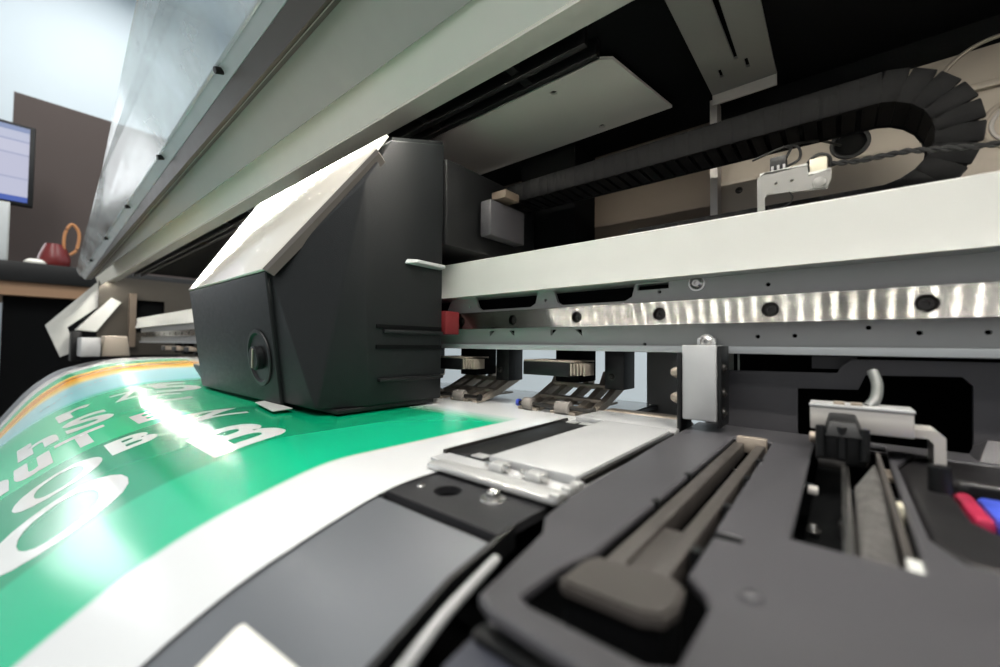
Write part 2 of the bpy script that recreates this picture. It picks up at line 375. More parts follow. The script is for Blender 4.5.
# ---- pinch roller units under the beam
def pinch(cx):
    def X(v): return cx+v
    bm = bmesh.new()      # the stepped arm frame
    for v in (-.030, -.0165, .0015, .0175, .030):
        prism_x(bm, [(.270, -.0505), (.2755, -.0500), (.300, -.0425), (.322, -.0335), (.330, -.0225), (.336, -.0225), (.334, -.0365), (.300, -.0485), (.276, -.0530), (.271, -.0530)], X(v-.0028), X(v+.0028))
    add_box(bm, (X(-.029), .296, -.0455), (X(.029), .304, -.0425), .0006)
    add_box(bm, (X(-.029), .318, -.0370), (X(.029), .328, -.0330), .0006)
    add_box(bm, (X(-.012), .281, -.0485), (X(.000), .290, -.0455), .0006)
    add_box(bm, (X(-.028), .300, -.0490), (X(.028), .330, -.0475)); add_box(bm, (X(-.0275), .284, -.0515), (X(.0275), .300, -.0500))
    root = obj('pinch_roller_unit', bm, 'dirty_metal', PR)
    for a, b in ((-.0275, -.0185), (.0035, .0155)):
        bm = bmesh.new(); lathe(bm, (X(a), .2725, -.0478), (1, 0, 0), [(0, 0), (0, .0046), (.0006, .0050), (b-a-.0006, .0050), (b-a, .0046), (b-a, 0)], 18); obj('roller', bm, 'rubber', root)
    bm = bmesh.new(); add_cyl(bm, (X(-.0335), .2725, -.0478), (X(.0335), .2725, -.0478), .0016, seg=12); obj('axle', bm, 'dark_steel', root)
    for v in (-.0345, .0330):
        bm = bmesh.new(); add_cyl(bm, (X(v), .2725, -.0478), (X(v+.0022), .2725, -.0478), .0030, seg=14); obj('axle_cap', bm, 'blue' if v < 0 else 'dark_steel', root)
    lb = box('lever_block', (X(-.024), X(.018)), (.2655, .2860), (-.0235, -.0130), 'black', root, .0006)
    bm = bmesh.new()
    for v in range(5): add_box(bm, (X(.0186+v*.0022), .266+v*.001, -.0225+.0006*(v % 2)), (X(.0200+v*.0022), .285, -.0135), .0003)
    obj('spring_leaf', bm, 'dirty_metal', root)
    box('lever_top', (X(-.024), X(.022)), (.2660, .2990), (-.0130, -.0116), 'dirty_metal', root, .0004)
    box('hanger', (X(.030), X(.046)), (.300, .322), (-.0340, .0), 'black', root, .001)
    box('hanger', (X(-.010), X(.012)), (.292, .322), (-.0300, .0), 'black_void', root, .001)
    pan_screw('hanger_screw', (X(.036), .300, -.024), (0, -1, 0), .0024, .002, 'dark_steel', root)
    return root
def copy_tree(o, dx, parent):
    c = o.copy(); COL.objects.link(c); c.parent = parent; c.matrix_parent_inverse = o.matrix_parent_inverse.copy()
    if parent is PR: c.location = o.location + Vector((dx, 0, 0))
    for ch in o.children: copy_tree(ch, 0, c)
    return c
u0 = pinch(-.172)
for k in range(1, 12): copy_tree(u0, -.112*k, PR)
# rear media guides seen through the slit under the beam
box('rear_post', (-.1400, -.1120), (.386, .400), (-.12, .004), 'grey_paint', PR, .001)
box('rear_post', (-.088, -.060), (.380, .400), (-.12, .004), 'white', PR, .001)
box('guide_clip', (-.222, -.206), (.345, .352), (-.0270, -.0235), 'orange', PR, .0005)

# ---- lid (lofted slightly: its front flange tapers towards the far end)
LX0, LX1 = -1.62, .45
def L_D(x): return (.1400, .2410+.053*(x+.325))     # the lid's front edge falls a little towards the far end
def L_E(x): return (.1300, .2640+.072*(x+.326))
def L_F(x): return (.1190, .2680+.072*(x+.4565))
def off(p, d): return (p[0]+d[0], p[1]+d[1])
A, C = (.2120,.1880), (.1850,.2225)
def loft(name, fn, m, parent): return prismx(name, fn(LX1), LX1, LX0, m, parent, pts1=fn(LX0))
lid = prismx('lid', [(.1963,.1932), C, off(C, (.012,.010)), (.2030,.2110), (.1985,.2070)], LX1, -2.0, 'lid_light', PR)
tag(lid, 'raised lid with pale lower edge over the carriage')
prismx('lid_inner_lip', [(.2140,.2078), (.2140,.2120), (.2340,.2120), (.2340,.2078)], LX1, -2.0, 'lid_grey', lid)
loft('lid_panel', lambda x: [off(C, (0, .0008)), L_D(x), off(L_D(x), (.010,.012)), off(C, (.011,.012))], 'lid_grey', lid)
loft('lid_dark_strip', lambda x: [off(L_D(x), (.001,.0012)), L_E(x), off(L_E(x), (.010,.008)), off(L_D(x), (.011,.012))], 'lid_dark', lid)
loft('guard_flange', lambda x: [off(L_E(x), (-.0006,.0004)), L_F(x), off(L_F(x), (.003,.001)), off(L_E(x), (.003,.001))], 'frost', lid)
gp_ = [(LX1, .1200, L_F(LX1)[1]-.004), (LX0, .1200, L_F(LX0)[1]-.004), (LX0, .1130, L_F(LX0)[1]+.012), (-.915, .0880, .272), (-.52, .0790, .405), (LX1, .0750, .450)]
bm = bmesh.new(); fa = [bm.verts.new((x, y-.0012, z)) for x, y, z in gp_]; fb = [bm.verts.new((x, y+.0008, z)) for x, y, z in gp_]
bm.faces.new(fa); bm.faces.new(fb[::-1])
for i in range(6): bm.faces.new((fa[i], fb[i], fb[(i+1) % 6], fa[(i+1) % 6]))
obj('clear_guard', bm, 'acrylic', lid)
for k in range(-1, 5):
    x = -.4565-.235*k; y, z = .1225, .2613+.07*(x+.4565)
    cyl('rivet', (x, y-.0045, z-.001), (x, y+.004, z+.002), .0033, 'black', lid, seg=14)
# top cover and ceiling of the print bay
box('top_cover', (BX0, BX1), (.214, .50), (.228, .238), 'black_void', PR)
pl = plate('bay_panel', [(-.62, .284), (-.139, .284), (-.131, .290), (-.1155, .384), (-.62, .384)], [circle(-.189, .2975, .0033), circle(-.180, .3735, .0033)], 'XY', .2225, .0025, 'bay_panel', PR)
tag(pl, 'pale sheet-metal panel under the top cover')
br = plate('bay_bracket', rect(-.0820, -.0355, .215, .385), [[(-.0600, .215+.01), (-.0552, .215+.01), (-.0562, .346), (-.0586, .346)], rect(-.0715, -.0690, .352, .363), rect(-.0530, -.0505, .350, .362)], 'XY', .2205, .002, 'bracket', PR)
box('bracket_lip', (-.0820, -.0355), (.385, .387), (.2100, .2205), 'sheet', br)
for y0, z0 in ((.232, .212), (.252, .2125), (.270, .2145)): box('bay_rail', (BX0, -.135), (y0, y0+.006), (z0, .228), 'black', PR, .0006)
for k in range(7): box('bay_rib', (-.20-.11*k, -.192-.11*k), (.238, .270), (.216, .228), 'black', PR)
# back of the print bay
plate('bay_back', rect(-.0845, .5, .03, .2065), [circle(.0088, .1620, .0105, 28), rect(.047, .062, .150, .156)], 'XZ', .420, .002, 'beige', PR)
tag(bpy.data.objects['bay_back'], 'beige sheet-metal back of the print bay')
bm = bmesh.new(); lathe(bm, (.0088, .420, .1620), (0, -1, 0), [(-.006, .0098), (.0012, .0098), (.0016, .0112), (.0012, .0124), (0, .0126)], 28); obj('grommet', bm, 'black', PR)
box('bay_post', (-.0885, -.0825), (.405, .422), (.03, .226), 'sheet', PR)
pan_screw('back_screw', (-.0680, .420, .1425), (0, -1, 0), .0024, .0015, 'dark_steel', PR)
box('bay_back_recess', (BX0, -.0885), (.448, .456), (.03, .228), 'brown_sheet', PR)
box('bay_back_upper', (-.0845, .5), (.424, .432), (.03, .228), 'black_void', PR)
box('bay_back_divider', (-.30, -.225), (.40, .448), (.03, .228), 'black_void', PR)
box('back_ridge', (.054, .5), (.4155, .420), (.1765, .1815), 'beige', PR, .001)
def torus(name, c, R, r, m, parent, a0=0., a1=2*math.pi, n=48):
    bm = bmesh.new(); rings = []; full = abs(a1-a0-2*math.pi) < 1e-6
    for i in range(n if full else n+1):
        a = a0+(a1-a0)*i/n; u = Vector((math.cos(a), 0, math.sin(a))); cc = Vector(c)+u*R
        rings.append([bm.verts.new(cc+u*r*math.cos(2*math.pi*j/8)+Vector((0, -1, 0))*r*math.sin(2*math.pi*j/8)) for j in range(8)])
    for i in range(len(rings) if full else len(rings)-1):
        a, b = rings[i], rings[(i+1) % len(rings)]
        for j in range(8): bm.faces.new((a[j], a[(j+1) % 8], b[(j+1) % 8], b[j]))
    return obj(name, bm, m, parent)
torus('embossed_arc', (.086, .4195, .1800), .0310, .0014, 'beige', PR, .02, math.pi-.02)
torus('embossed_ring', (.0935, .4195, .1500), .0165, .0015, 'beige', PR)
torus('embossed_ring', (.0735, .4195, .1605), .0032, .0008, 'beige', PR, n=24)
torus('embossed_ring', (.0935, .4195, .1500), .0125, .0012, 'sheet', PR)
box('right_end_wall', (.5, .512), (.20, .46), (-.10, .238), 'beige', PR)
# sensor bracket standing on the beam
sb = plate('sensor_bracket', [(-.0385, .0765), (-.0345, .0765), (-.0345, .0935), (-.0330, .0955), (-.004, .0925), (-.002, .0985), (-.002, .1035), (-.0125, .1020), (-.0130, .1085), (-.0345, .1095), (-.0385, .1065)], [circle(-.0285, .1010, .0009, 10), circle(-.0205, .1010, .0009, 10)], 'XZ', .300, .0016, 'bracket', PR)
plate('bracket_flange', rect(-.0370, -.0130, .300, .318), [], 'XY', .1096, .0014, 'white', sb)
plate('bracket_flange', rect(-.0130, -.0020, .300, .314), [], 'XY', .1040, .0014, 'white', sb)
box('black_sensor', (-.0320, -.0235), (.302, .312), (.1096, .1190), 'black', sb, .0008)
bm = bmesh.new()
for i in range(3): add_box(bm, (-.0312+i*.003, .3012, .1096), (-.0298+i*.003, .302, .1130))
obj('sensor_pin', bm, 'steel', sb)
box('white_connector', (-.0120, -.0040), (.301, .311), (.1040, .1120), 'ivory', sb, .0005)
bm = bmesh.new(); lathe(bm, (-.0075, .2995, .0965), (0, -1, 0), [(0, .0032), (.0008, .0032), (.0012, .0024), (.0012, 0)], 16); obj('white_button', bm, 'bracket', sb)
tube('wire_loop', [(-.0128, .305, .106), (-.013, .304, .111), (-.008, .303, .1145), (-.003, .304, .1125), (-.0025, .306, .108)], .0009, 'wire', sb, 8)
tube('wire', [(-.025, .31, .118), (-.022, .315, .127), (-.024, .325, .133), (-.010, .36, .146), (.003, .415, .160)], .0009, 'wire', sb, 8)
tube('wire', [(-.024, .31, .114), (-.0175, .312, .118), (-.0185, .318, .128), (-.027, .325, .133), (-.045, .33, .131)], .0008, 'wire', sb, 8)
bm_pts = [(-.003, .306, .1085), (.010, .31, .1080), (.030, .312, .1085), (.055, .312, .1035), (.085, .315, .101), (.16, .33, .098)]
for ph in (0, math.pi):
    pts = []
    for i in range(len(bm_pts)-1):
        a, b = Vector(bm_pts[i]), Vector(bm_pts[i+1]); n = max(2, int((b-a).length/.0025))
        for k in range(n):
            p = a.lerp(b, k/n); s = p.x/.0105*2*math.pi+ph; pts.append((p.x, p.y+.0009*math.cos(s), p.z+.0009*math.sin(s)))
    tube('twisted_wire', pts, .0009, 'wire', sb, 6, 2)
tube('thin_wire', [(-.022, .299, .0945), (-.0205, .302, .091), (-.024, .304, .0875), (-.036, .304, .0855)], .0004, 'wire', sb, 6)
box('cable_clip', (-.0540, -.0410), (.290, .296), (.0762, .0795), 'black', PR, .0008)

# ---- led strip behind the lid lip
ls = box('led_strip', (-1.98, .30), (.2000, .2080), (.2062, .2072), 'white', PR)
bm = bmesh.new(); add_box(bm, (-.0015, -.0015, -.0001), (.0015, .0015, 0)); led_me = None
for k in range(189):
    p = (-1.970+.012*k, .2038, .2062)
    if led_me is None: o = obj('led', bm, 'led', ls, p); led_me = o.data
    else: obj('led', led_me, None, ls, p)

# ---- service station at the right
ZC = -.0480
slot = [(-.0475,.0640),(-.0470,.0780),(-.0446,.0870),(-.0442,.0890),(-.0432,.2480),(-.0262,.2480),(-.0254,.1200),(-.0190,.1185),(-.0186,.1155),(-.0250,.1150),(-.0250,.0930),(-.0206,.0880),(-.0188,.0840),(-.0192,.0650),(-.0230,.0625),(-.0440,.0625)]
opening = [(-.0098,.1270),(.0140,.1265),(.0160,.2350),(.0175,.2780),(-.0098,.2780)]
tray_h = [(.0172,.150),(.0215,.138),(.12,.138),(.12,.262),(.0250,.262),(.0182,.235)]
outer = [(-.0665,.118),(-.0690,.200),(-.0695,.2835),(.40,.2835),(.40,.050),(-.010,.0545),(-.049,.0568),(-.0538,.0590),(-.0550,.0665),(-.0590,.0890),(-.0640,.0975)]
sc = plate('service_cover', outer, [slot, opening, tray_h], 'XY', ZC, .0026, 'service', PR)
tag(sc, 'dusty dark grey cover of the service station')
mdl = sc.modifiers.new('bevel', 'BEVEL'); mdl.width = .0007; mdl.segments = 2; mdl.limit_method = 'ANGLE'; mdl.angle_limit = math.radians(50)
pan_screw('cover_screw', (-.0135, .0925, ZC), (0, 0, 1), .0022, .0010, 'service', sc)
# sliding latch in its slot
def xy_prism(bm, prof, z0, z1):
    A_ = [bm.verts.new((x, y, z0)) for x, y in prof]; B_ = [bm.verts.new((x, y, z1)) for x, y in prof]; n = len(prof)
    bm.faces.new(A_[::-1]); bm.faces.new(B_)
    for i in range(n): bm.faces.new((A_[i], A_[(i+1) % n], B_[(i+1) % n], B_[i]))
prof = [(-.0443,.0730),(-.0440,.0825),(-.0425,.0860),(-.0270,.0885),(-.0236,.0860),(-.0228,.0790),(-.0240,.0745),(-.0275,.0725),(-.0425,.0718)]
bm = bmesh.new(); xy_prism(bm, prof, -.0496, -.0472)
bmesh.ops.bevel(bm, geom=[e for e in bm.edges if e.verts[0].co.z > -.048 and e.verts[1].co.z > -.048], offset=.0007, segments=2, affect='EDGES')
sl = obj('slider', bm, 'slider', PR)
bm = bmesh.new(); xy_prism(bm, [(x*.92-.0026, .078+(y-.078)*.86) for x, y in prof], -.0640, -.0496); obj('slider_shade_core', bm, 'black_void', sl)  # black body paints the shade below the slider cap
box('slider_bar', (-.0422, -.0376), (.086, .245), (-.0560, -.0492), 'slider', sl, .0006)
box('slider_bar', (-.0326, -.0284), (.088, .245), (-.0560, -.0494), 'slider', sl, .0006)
box('slider_bridge', (-.0378, -.0320), (.086, .118), (-.0565, -.0502), 'slider', sl, .0006)
box('slider_stop', (-.0410, -.0280), (.2415, .2465), (-.0540, -.0462), 'dirty_metal', sl, .0005)
for x, y in ((-.0440, .130), (-.0440, .165), (-.0262, .140), (-.0262, .105), (-.0262, .175), (-.0262, .205)): box('slider_tooth', (x-.0012, x+.0012), (y-.0016, y+.0016), (-.0530, -.0478), 'black', sl)
box('spur_shade_fill', (-.0252, -.0190), (.1156, .1184), (-.0530, -.0481), 'black_void', sl)  # black filler stands in for the shade in the slot's side spur
# front fascia
prismx('front_fascia', [(.0500, -.0560), (.0620, -.0545), (.0620, -.060), (.0, -.105), (-.08, -.19), (-.086, -.185), (-.002, -.098)], -.0535, .40, 'fascia', PR)
box('fascia_trim', (-.0530, -.0300), (.0560, .0600), (-.0550, -.0530), 'black', PR, .0008)
# chrome rod and black trims in the gap between apron and service cover
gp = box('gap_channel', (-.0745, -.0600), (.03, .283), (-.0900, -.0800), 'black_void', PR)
tube('trim_rod', [(-.0662, .0790, -.0535), (-.0640, .0700, -.0535), (-.0605, .0560, -.0538), (-.0560, .0420, -.0545), (-.0500, .022, -.056)], .0012, 'alu_matt', PR, 10)
pan_screw('rod_end', (-.0500, .0440, -.0575), (0, -.4, .9), .0014, .0016, 'steel', PR)
prismx('trim_strip', [(.095, -.0525), (.070, -.0570), (.045, -.0665), (.02, -.0790), (-.02, -.113), (-.02, -.120), (.02, -.086), (.045, -.0725), (.070, -.063), (.095, -.0590)], -.0743, -.0725, 'black', PR)
box('gap_edge', (-.0716, -.0706), (.120, .283), (-.0600, -.0530), 'dark_steel', PR)
# cut-out plate at the back of the service station
outp = [(-.0572,-.0545),(.40,-.0545),(.40,-.0060),(.0056,-.0060),(.0010,-.0100),(-.0006,-.0135),(-.0572,-.0145)]
hole = [(-.0180,-.0530),(-.0178,-.0228),(.0078,-.0218),(.0108,-.0140),(.0445,-.0130),(.0478,-.0170),(.0474,-.0530)]
plate('cutout_plate', outp, [hole], 'XZ', .2845, .0028, 'service', PR)
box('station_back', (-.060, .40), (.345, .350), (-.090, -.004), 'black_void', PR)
box('pointer', (-.0490, -.0480), (.294, .295), (-.016, -.004), 'white', PR)
box('rear_bracket', (-.012, .008), (.300, .303), (-.0120, -.0050), 'service', PR)
# wiper mechanism in the opening
wm = box('wiper_mount', (-.0105, .0240), (.2400, .2520), (-.0375, -.0270), 'sheet', PR, .0006)
box('mount_top', (-.0108, .0244), (.2395, .2560), (-.0272, -.0258), 'alu_matt', wm, .0004)
plate('mount_arm', [(.008, -.0340), (.031, -.0340), (.0335, -.0365), (.0335, -.0560), (.0300, -.0560), (.0300, -.0395), (.0285, -.0375), (.008, -.0375)], [], 'XZ', .2450, .016, 'sheet', wm)
for x in (-.0020, .004): box('mount_tab', (x, x+.004), (.242, .246), (-.0258, -.0245), 'dirty_metal', wm, .0003)
cl = box('wiper_clamp', (-.0080, .0090), (.220, .239), (-.0485, -.0350), 'black', PR, .0018)
hull('clamp_hood', [(-.0050, .2170, -.0365), (.0075, .2170, -.0365), (-.0035, .2200, -.0305), (.0055, .2200, -.0305), (-.0050, .2390, -.0350), (.0075, .2390, -.0350), (-.0035, .2390, -.0290), (.0055, .2390, -.0290)], 'black', cl, .0008)
bm = bmesh.new(); lathe(bm, (-.0080, .229, -.0395), (-1, 0, 0), [(-.003, .0024), (.002, .0024), (.0024, .0015), (.0024, 0)], 14); obj('clamp_screw', bm, 'dirty_metal', cl)
for x in (-.0062, .0008, .0078): cyl('clamp_pin', (x, .2190, -.0450), (x, .2190, -.0325), .0016, 'black', cl, seg=12)
box('clamp_jaw', (-.0070, .0020), (.2180, .2225), (-.0500, -.0460), 'dark_steel', cl, .0006)
tube('drain_tube', [(.0125, .262, -.0110), (.0138, .258, -.0170), (.0128, .252, -.0230), (.0100, .248, -.0268)], .0022, 'tube', PR, 12)
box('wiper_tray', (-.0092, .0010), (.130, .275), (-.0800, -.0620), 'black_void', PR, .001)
cyl('guide_rod', (.0016, .127, -.0500), (.0016, .235, -.0490), .0013, 'steel', PR, seg=12)
box('rod_collar', (-.0003, .0030), (.1500, .1545), (-.0540, -.0495), 'dark_steel', PR, .0005)
hull('wiper_sponge', [(.0032, .1275, -.0600), (.0112, .1275, -.0600), (.0125, .195, -.0600), (.0036, .195, -.0600), (.0034, .1275, -.0515), (.0108, .1275, -.0535), (.0115, .195, -.0470), (.0040, .195, -.0495), (.0105, .218, -.0450), (.0100, .218, -.0600)], 'sponge', PR, .0006)
hull('wiper_blade', [(.0118, .130, -.060), (.0138, .130, -.060), (.0122, .222, -.060), (.0108, .222, -.060), (.0120, .130, -.0510), (.0136, .130, -.0510), (.0122, .222, -.0415), (.0110, .222, -.0415)], 'slider', PR)
box('blade_tip', (.0114, .0144), (.1275, .1350), (-.0555, -.0485), 'white', PR, .0006)
box('blade_clip', (.0132, .0146), (.170, .176), (-.0540, -.0470), 'ivory', PR, .0003)
pan_screw('tray_screw', (-.0070, .170, -.0600), (0, 0, 1), .0016, .002, 'steel', PR)
box('tray_tab', (-.0092, -.0062), (.1880, .1940), (-.0535, -.0515), 'sheet', PR, .0004)
box('tray_bracket', (.0125, .0225), (.228, .244), (-.0540, -.0520), 'dirty_metal', PR, .0004)
# capping tray with ink-stained pads
ct = plate('cap_tray', [(.0176,.1505),(.0219,.1390),(.118,.1390),(.118,.2610),(.0254,.2610),(.0186,.2345)], [[(.0290,.1760),(.0325,.1690),(.100,.1690),(.100,.2260),(.0345,.2260),(.0290,.2180)]], 'XY', -.0485, .007, 'cap', PR)
mdl = ct.modifiers.new('bevel', 'BEVEL'); mdl.width = .002; mdl.segments = 3; mdl.limit_method = 'ANGLE'
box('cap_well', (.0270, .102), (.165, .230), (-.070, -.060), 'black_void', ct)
box('magenta_pad', (.0305, .0350), (.184, .214), (-.0600, -.0500), 'pink', ct, .0015)
box('blue_pad', (.0354, .0450), (.180, .212), (-.0600, -.0500), 'blue', ct, .0015)
box('white_pad', (.0455, .0540), (.180, .212), (-.0600, -.0505), 'card', ct, .0015)
cyl('cap_post', (.0262, .2040, -.0500), (.0262, .2040, -.0400), .0030, 'black', ct, seg=18)
hull('tray_wedge', [(.044, .262, -.052), (.10, .262, -.052), (.10, .282, -.052), (.044, .282, -.052), (.050, .275, -.040), (.10, .275, -.040), (.047, .282, -.044)], 'service', PR)

# ---- far left end of the machine
plate('end_frame', [(.072,.050),(.108,-.055),(.145,-.036),(.122,.045),(.225,.150),(.262,.205),(.190,.205)], [], 'YZ', -2.0, .012, 'white', PR)
prismx('end_bar', [(.138,.036), (.186,.031), (.247,.136), (.222,.150)], -1.985, -1.94, 'white', PR)
plate('end_panel', rect(.19, .46, -.05, .226), [rect(.29, .37, .03, .15)], 'YZ', -1.96, .006, 'dim', PR)
box('end_panel_backing', (-1.99, -1.975), (.24, .46), (-.05, .226), 'black_void', PR)
box('end_post', (-1.955, -1.93), (.268, .286), (-.02, .17), 'brown_sheet', PR)
box('end_block', (-1.93, -1.80), (.140, .185), (-.05, .010), 'alu_matt', PR, .003)
hull('end_bearing', [(-1.90, .188, -.05), (-1.82, .188, -.05), (-1.90, .258, -.05), (-1.82, .258, -.05), (-1.90, .195, .016), (-1.82, .195, .016), (-1.90, .250, .016), (-1.82, .250, .016)], 'beige', PR, .003)
box('end_foot', (-1.97, -1.91), (.126, .150), (-.067, .030), 'black', PR, .002)

# ------------------------------------------------------------------ vinyl sheet with its print
m = bpy.data.materials.new('printed_gloss_vinyl'); m.use_nodes = True; nt = m.node_tree; b = nt.nodes['Principled BSDF']
tc = nt.nodes.new('ShaderNodeTexCoord'); sx = nt.nodes.new('ShaderNodeSeparateXYZ'); nt.links.new(tc.outputs['Object'], sx.inputs[0])
mr = nt.nodes.new('ShaderNodeMapRange'); mr.inputs['From Min'].default_value = -.10; mr.inputs['From Max'].default_value = -1.10; nt.links.new(sx.outputs['X'], mr.inputs['Value'])
cr = nt.nodes.new('ShaderNodeValToRGB'); nt.links.new(mr.outputs['Result'], cr.inputs['Fac'])
WH = (214, 216, 216)
stops = [(.10, WH), (.1755, WH), (.1757, (18, 180, 132)), (.2392, (18, 180, 132)), (.2394, (2, 150, 104)), (.3738, (2, 150, 104)), (.3740, (36, 190, 132)), (.62, (48, 196, 146)), (.665, (150, 216, 224)), (.80, (170, 222, 230)), (.845, (248, 214, 110)), (.885, (246, 176, 60)), (.925, (240, 150, 40)), (.955, (246, 214, 120)), (.975, (60, 200, 140)), (1.02, (48, 196, 146)), (1.035, WH)]
els = cr.color_ramp.elements
for i, (x, c) in enumerate(stops):
    e = els[i] if i < 2 else els.new(x-.10)
    e.position = x-.10; e.color = (*lin(c), 1)
# unprinted part towards the rear: ragged end of the last pass
nz = nt.nodes.new('ShaderNodeTexNoise'); nz.inputs['Scale'].default_value = 1.0; mp = nt.nodes.new('ShaderNodeMapping'); mp.inputs['Scale'].default_value = (30, 900, 1)
nt.links.new(tc.outputs['Object'], mp.inputs['Vector']); nt.links.new(mp.outputs['Vector'], nz.inputs['Vector'])
ad = nt.nodes.new('ShaderNodeMath'); ad.operation = 'MULTIPLY_ADD'; ad.inputs[1].default_value = .02; nt.links.new(nz.outputs['Fac'], ad.inputs[0]); nt.links.new(sx.outputs['Y'], ad.inputs[2])
m3 = nt.nodes.new('ShaderNodeMapRange'); m3.inputs['From Min'].default_value = .220; m3.inputs['From Max'].default_value = .246; nt.links.new(ad.outputs[0], m3.inputs['Value'])
mx = nt.nodes.new('ShaderNodeMix'); mx.data_type = 'RGBA'; mx.inputs['B'].default_value = (*lin(WH), 1)
nt.links.new(m3.outputs['Result'], mx.inputs['Factor']); nt.links.new(cr.outputs['Color'], mx.inputs['A']); nt.links.new(mx.outputs['Result'], b.inputs['Base Color'])
b.inputs['Roughness'].default_value = .20; b.inputs['Coat Weight'].default_value = .3; b.inputs['Coat Roughness'].default_value = .12
n4 = nt.nodes.new('ShaderNodeTexNoise'); n4.inputs['Scale'].default_value = 9; bp = nt.nodes.new('ShaderNodeBump'); bp.inputs['Strength'].default_value = .15; bp.inputs['Distance'].default_value = .002
nt.links.new(tc.outputs['Object'], n4.inputs['Vector']); nt.links.new(n4.outputs['Fac'], bp.inputs['Height']); nt.links.new(bp.outputs['Normal'], b.inputs['Normal'])
M['vinyl'] = m
ysV = sorted(set([round(-.118+.004*i, 4) for i in range(58)]+[.12, .14, .16, .2, .25, .3, .34, .37, .39, .41, .43, .44, .45, .46, .47, .475, .48, .485]))
V = empty('vinyl_sheet', (-.6, .2, -.053)); tag(V, 'glossy white vinyl sheet printed in green stripes, draped over the platen', 'vinyl sheet')
sheet('sheet', -1.10, -.1285, ysV, 60, .0003, .0002, 'vinyl', V)
def letter(ch, x_lo, x_hi, y0, y1, bold=.03):
    """flat white glyph on the sheet: reads towards +Y, its top towards -X"""
    cu = bpy.data.curves.new('glyph', 'FONT'); cu.body = ch; cu.fill_mode = 'FRONT'; cu.offset = bold; cu.resolution_u = 5
    t = bpy.data.objects.new('glyph', cu); COL.objects.link(t)
    dg = bpy.context.evaluated_depsgraph_get(); dg.update(); me = bpy.data.meshes.new_from_object(t.evaluated_get(dg)); bpy.data.objects.remove(t)
    me.materials.clear(); bm = bmesh.new(); bm.from_mesh(me); bmesh.ops.remove_doubles(bm, verts=bm.verts, dist=1e-5)
    us = [v.co.x for v in bm.verts]; ws = [v.co.y for v in bm.verts]; u0, u1, w0, w1 = min(us), max(us), min(ws), max(ws)
    bmesh.ops.triangulate(bm, faces=bm.faces)
    for _ in range(4):
        es = [e for e in bm.edges if e.calc_length() > .09*(u1-u0)]
        if es: bmesh.ops.subdivide_edges(bm, edges=es, cuts=1); bmesh.ops.triangulate(bm, faces=bm.faces)
    for v in bm.verts:
        y = y0+(y1-y0)*(v.co.x-u0)/(u1-u0); x = x_lo+(x_hi-x_lo)*(v.co.y-w0)/(w1-w0); v.co = (x, y, zs(x, y)+.00045)
    me2 = bpy.data.meshes.new('printed_letter'); bm.to_mesh(me2); bm.free()
    for p in me2.polygons:
        p.use_smooth = True
        if p.normal.z < 0: p.flip()
    return obj('printed_letter', me2, 'print_white', V)
for g in [('0', -.2445, -.3040, -.0060, .0395, .0), ('0', -.3150, -.3560, .0030, .0368, .0), ('B', -.3300, -.3665, .0405, .0630, .04),
          ('B', -.2440, -.3000, .0680, .1080, .03), ('Z', -.3400, -.3720, .0760, .1180, .03),
          ('n', -.3860, -.4300, -.0160, .0020, .04), ('u', -.3880, -.4350, .0040, .0200, .04), ('T', -.3900, -.4400, .0225, .0480, .03), ('E', -.3950, -.4350, .0620, .0800, .03),
          ('h', -.4550, -.5150, .0060, .0260, .04), ('S', -.4550, -.5200, .0300, .0580, .03), ('C', -.4600, -.5200, .0820, .1120, .03),
          ('r', -.5350, -.5900, .0300, .0540, .03), ('Z', -.5350, -.5900, .0660, .0900, .03), ('5', -.5300, -.6200, .0980, .1400, .03)]: letter(*g)
for i, (x, y) in enumerate(((-.72, .025), (-.735, .040), (-.75, .058), (-.765, .074))): letter('m', x, x-.010, y, y+.012, .0).data.materials[0] = M['fascia']

# ------------------------------------------------------------------ media edge plate
EP = empty('media_edge_plate', (-.107, .2, -.0525)); tag(EP, 'silver metal media edge clamp lying on the white margin of the sheet', 'clamp plate')
box('base_plate', (-.1430, -.0715), (.1235, .2830), (-.0524, -.0512), 'alu_matt', EP, .0003)
box('front_bar', (-.1345, -.0712), (.1140, .1232), (-.0524, -.0500), 'alu', EP, .0007)
box('clamp_leaf', (-.1165, -.0740), (.1335, .2460), (-.0512, -.0478), 'alu_matt', EP, .0006)
box('clamp_leaf', (-.1380, -.0740), (.2475, .2830), (-.0512, -.0482), 'alu_matt', EP, .0006)
rs = box('rubber_strip', (-.1415, -.1190), (.1340, .2400), (-.0512, -.0502), 'black', EP, .0002)
for x, y in ((-.1235, .1365), (-.1330, .2350), (-.1235, .2350)): box('strip_pad', (x-.004, x+.003), (y-.0028, y+.0028), (-.0502, -.0496), 'alu', EP, .0002)
box('strip_edge', (-.1440, -.1418), (.1320, .2440), (-.0524, -.0494), 'dark_steel', EP, .0003)
for x in (-.1065, -.0885):
    lt = box('latch', (x-.0036, x+.0036), (.1255, .1320), (-.0512, -.0478), 'alu', EP, .0010)
    cyl('latch_pin', (x-.006, .1275, -.0492), (x+.006, .1275, -.0492), .0013, 'steel', EP, seg=12)
for y in (.1165, .1245, .130): box('side_clip', (-.0740, -.0700), (y-.0022, y+.0022), (-.0520, -.0484), 'alu', EP, .0006)
box('side_hinge', (-.0738, -.0716), (.136, .244), (-.0512, -.0488), 'dark_steel', EP, .0004)
box('rear_hinge', (-.0760, -.0712), (.2405, .2490), (-.0512, -.0476), 'alu', EP, .0006)
hull('rear_cap', [(-.140, .2845, -.0528), (-.074, .2845, -.0528), (-.140, .296, -.0528), (-.074, .296, -.0528), (-.136, .2850, -.0478), (-.078, .2850, -.0478), (-.132, .294, -.0470), (-.080, .294, -.0470)], 'dirty_metal', EP, .001)

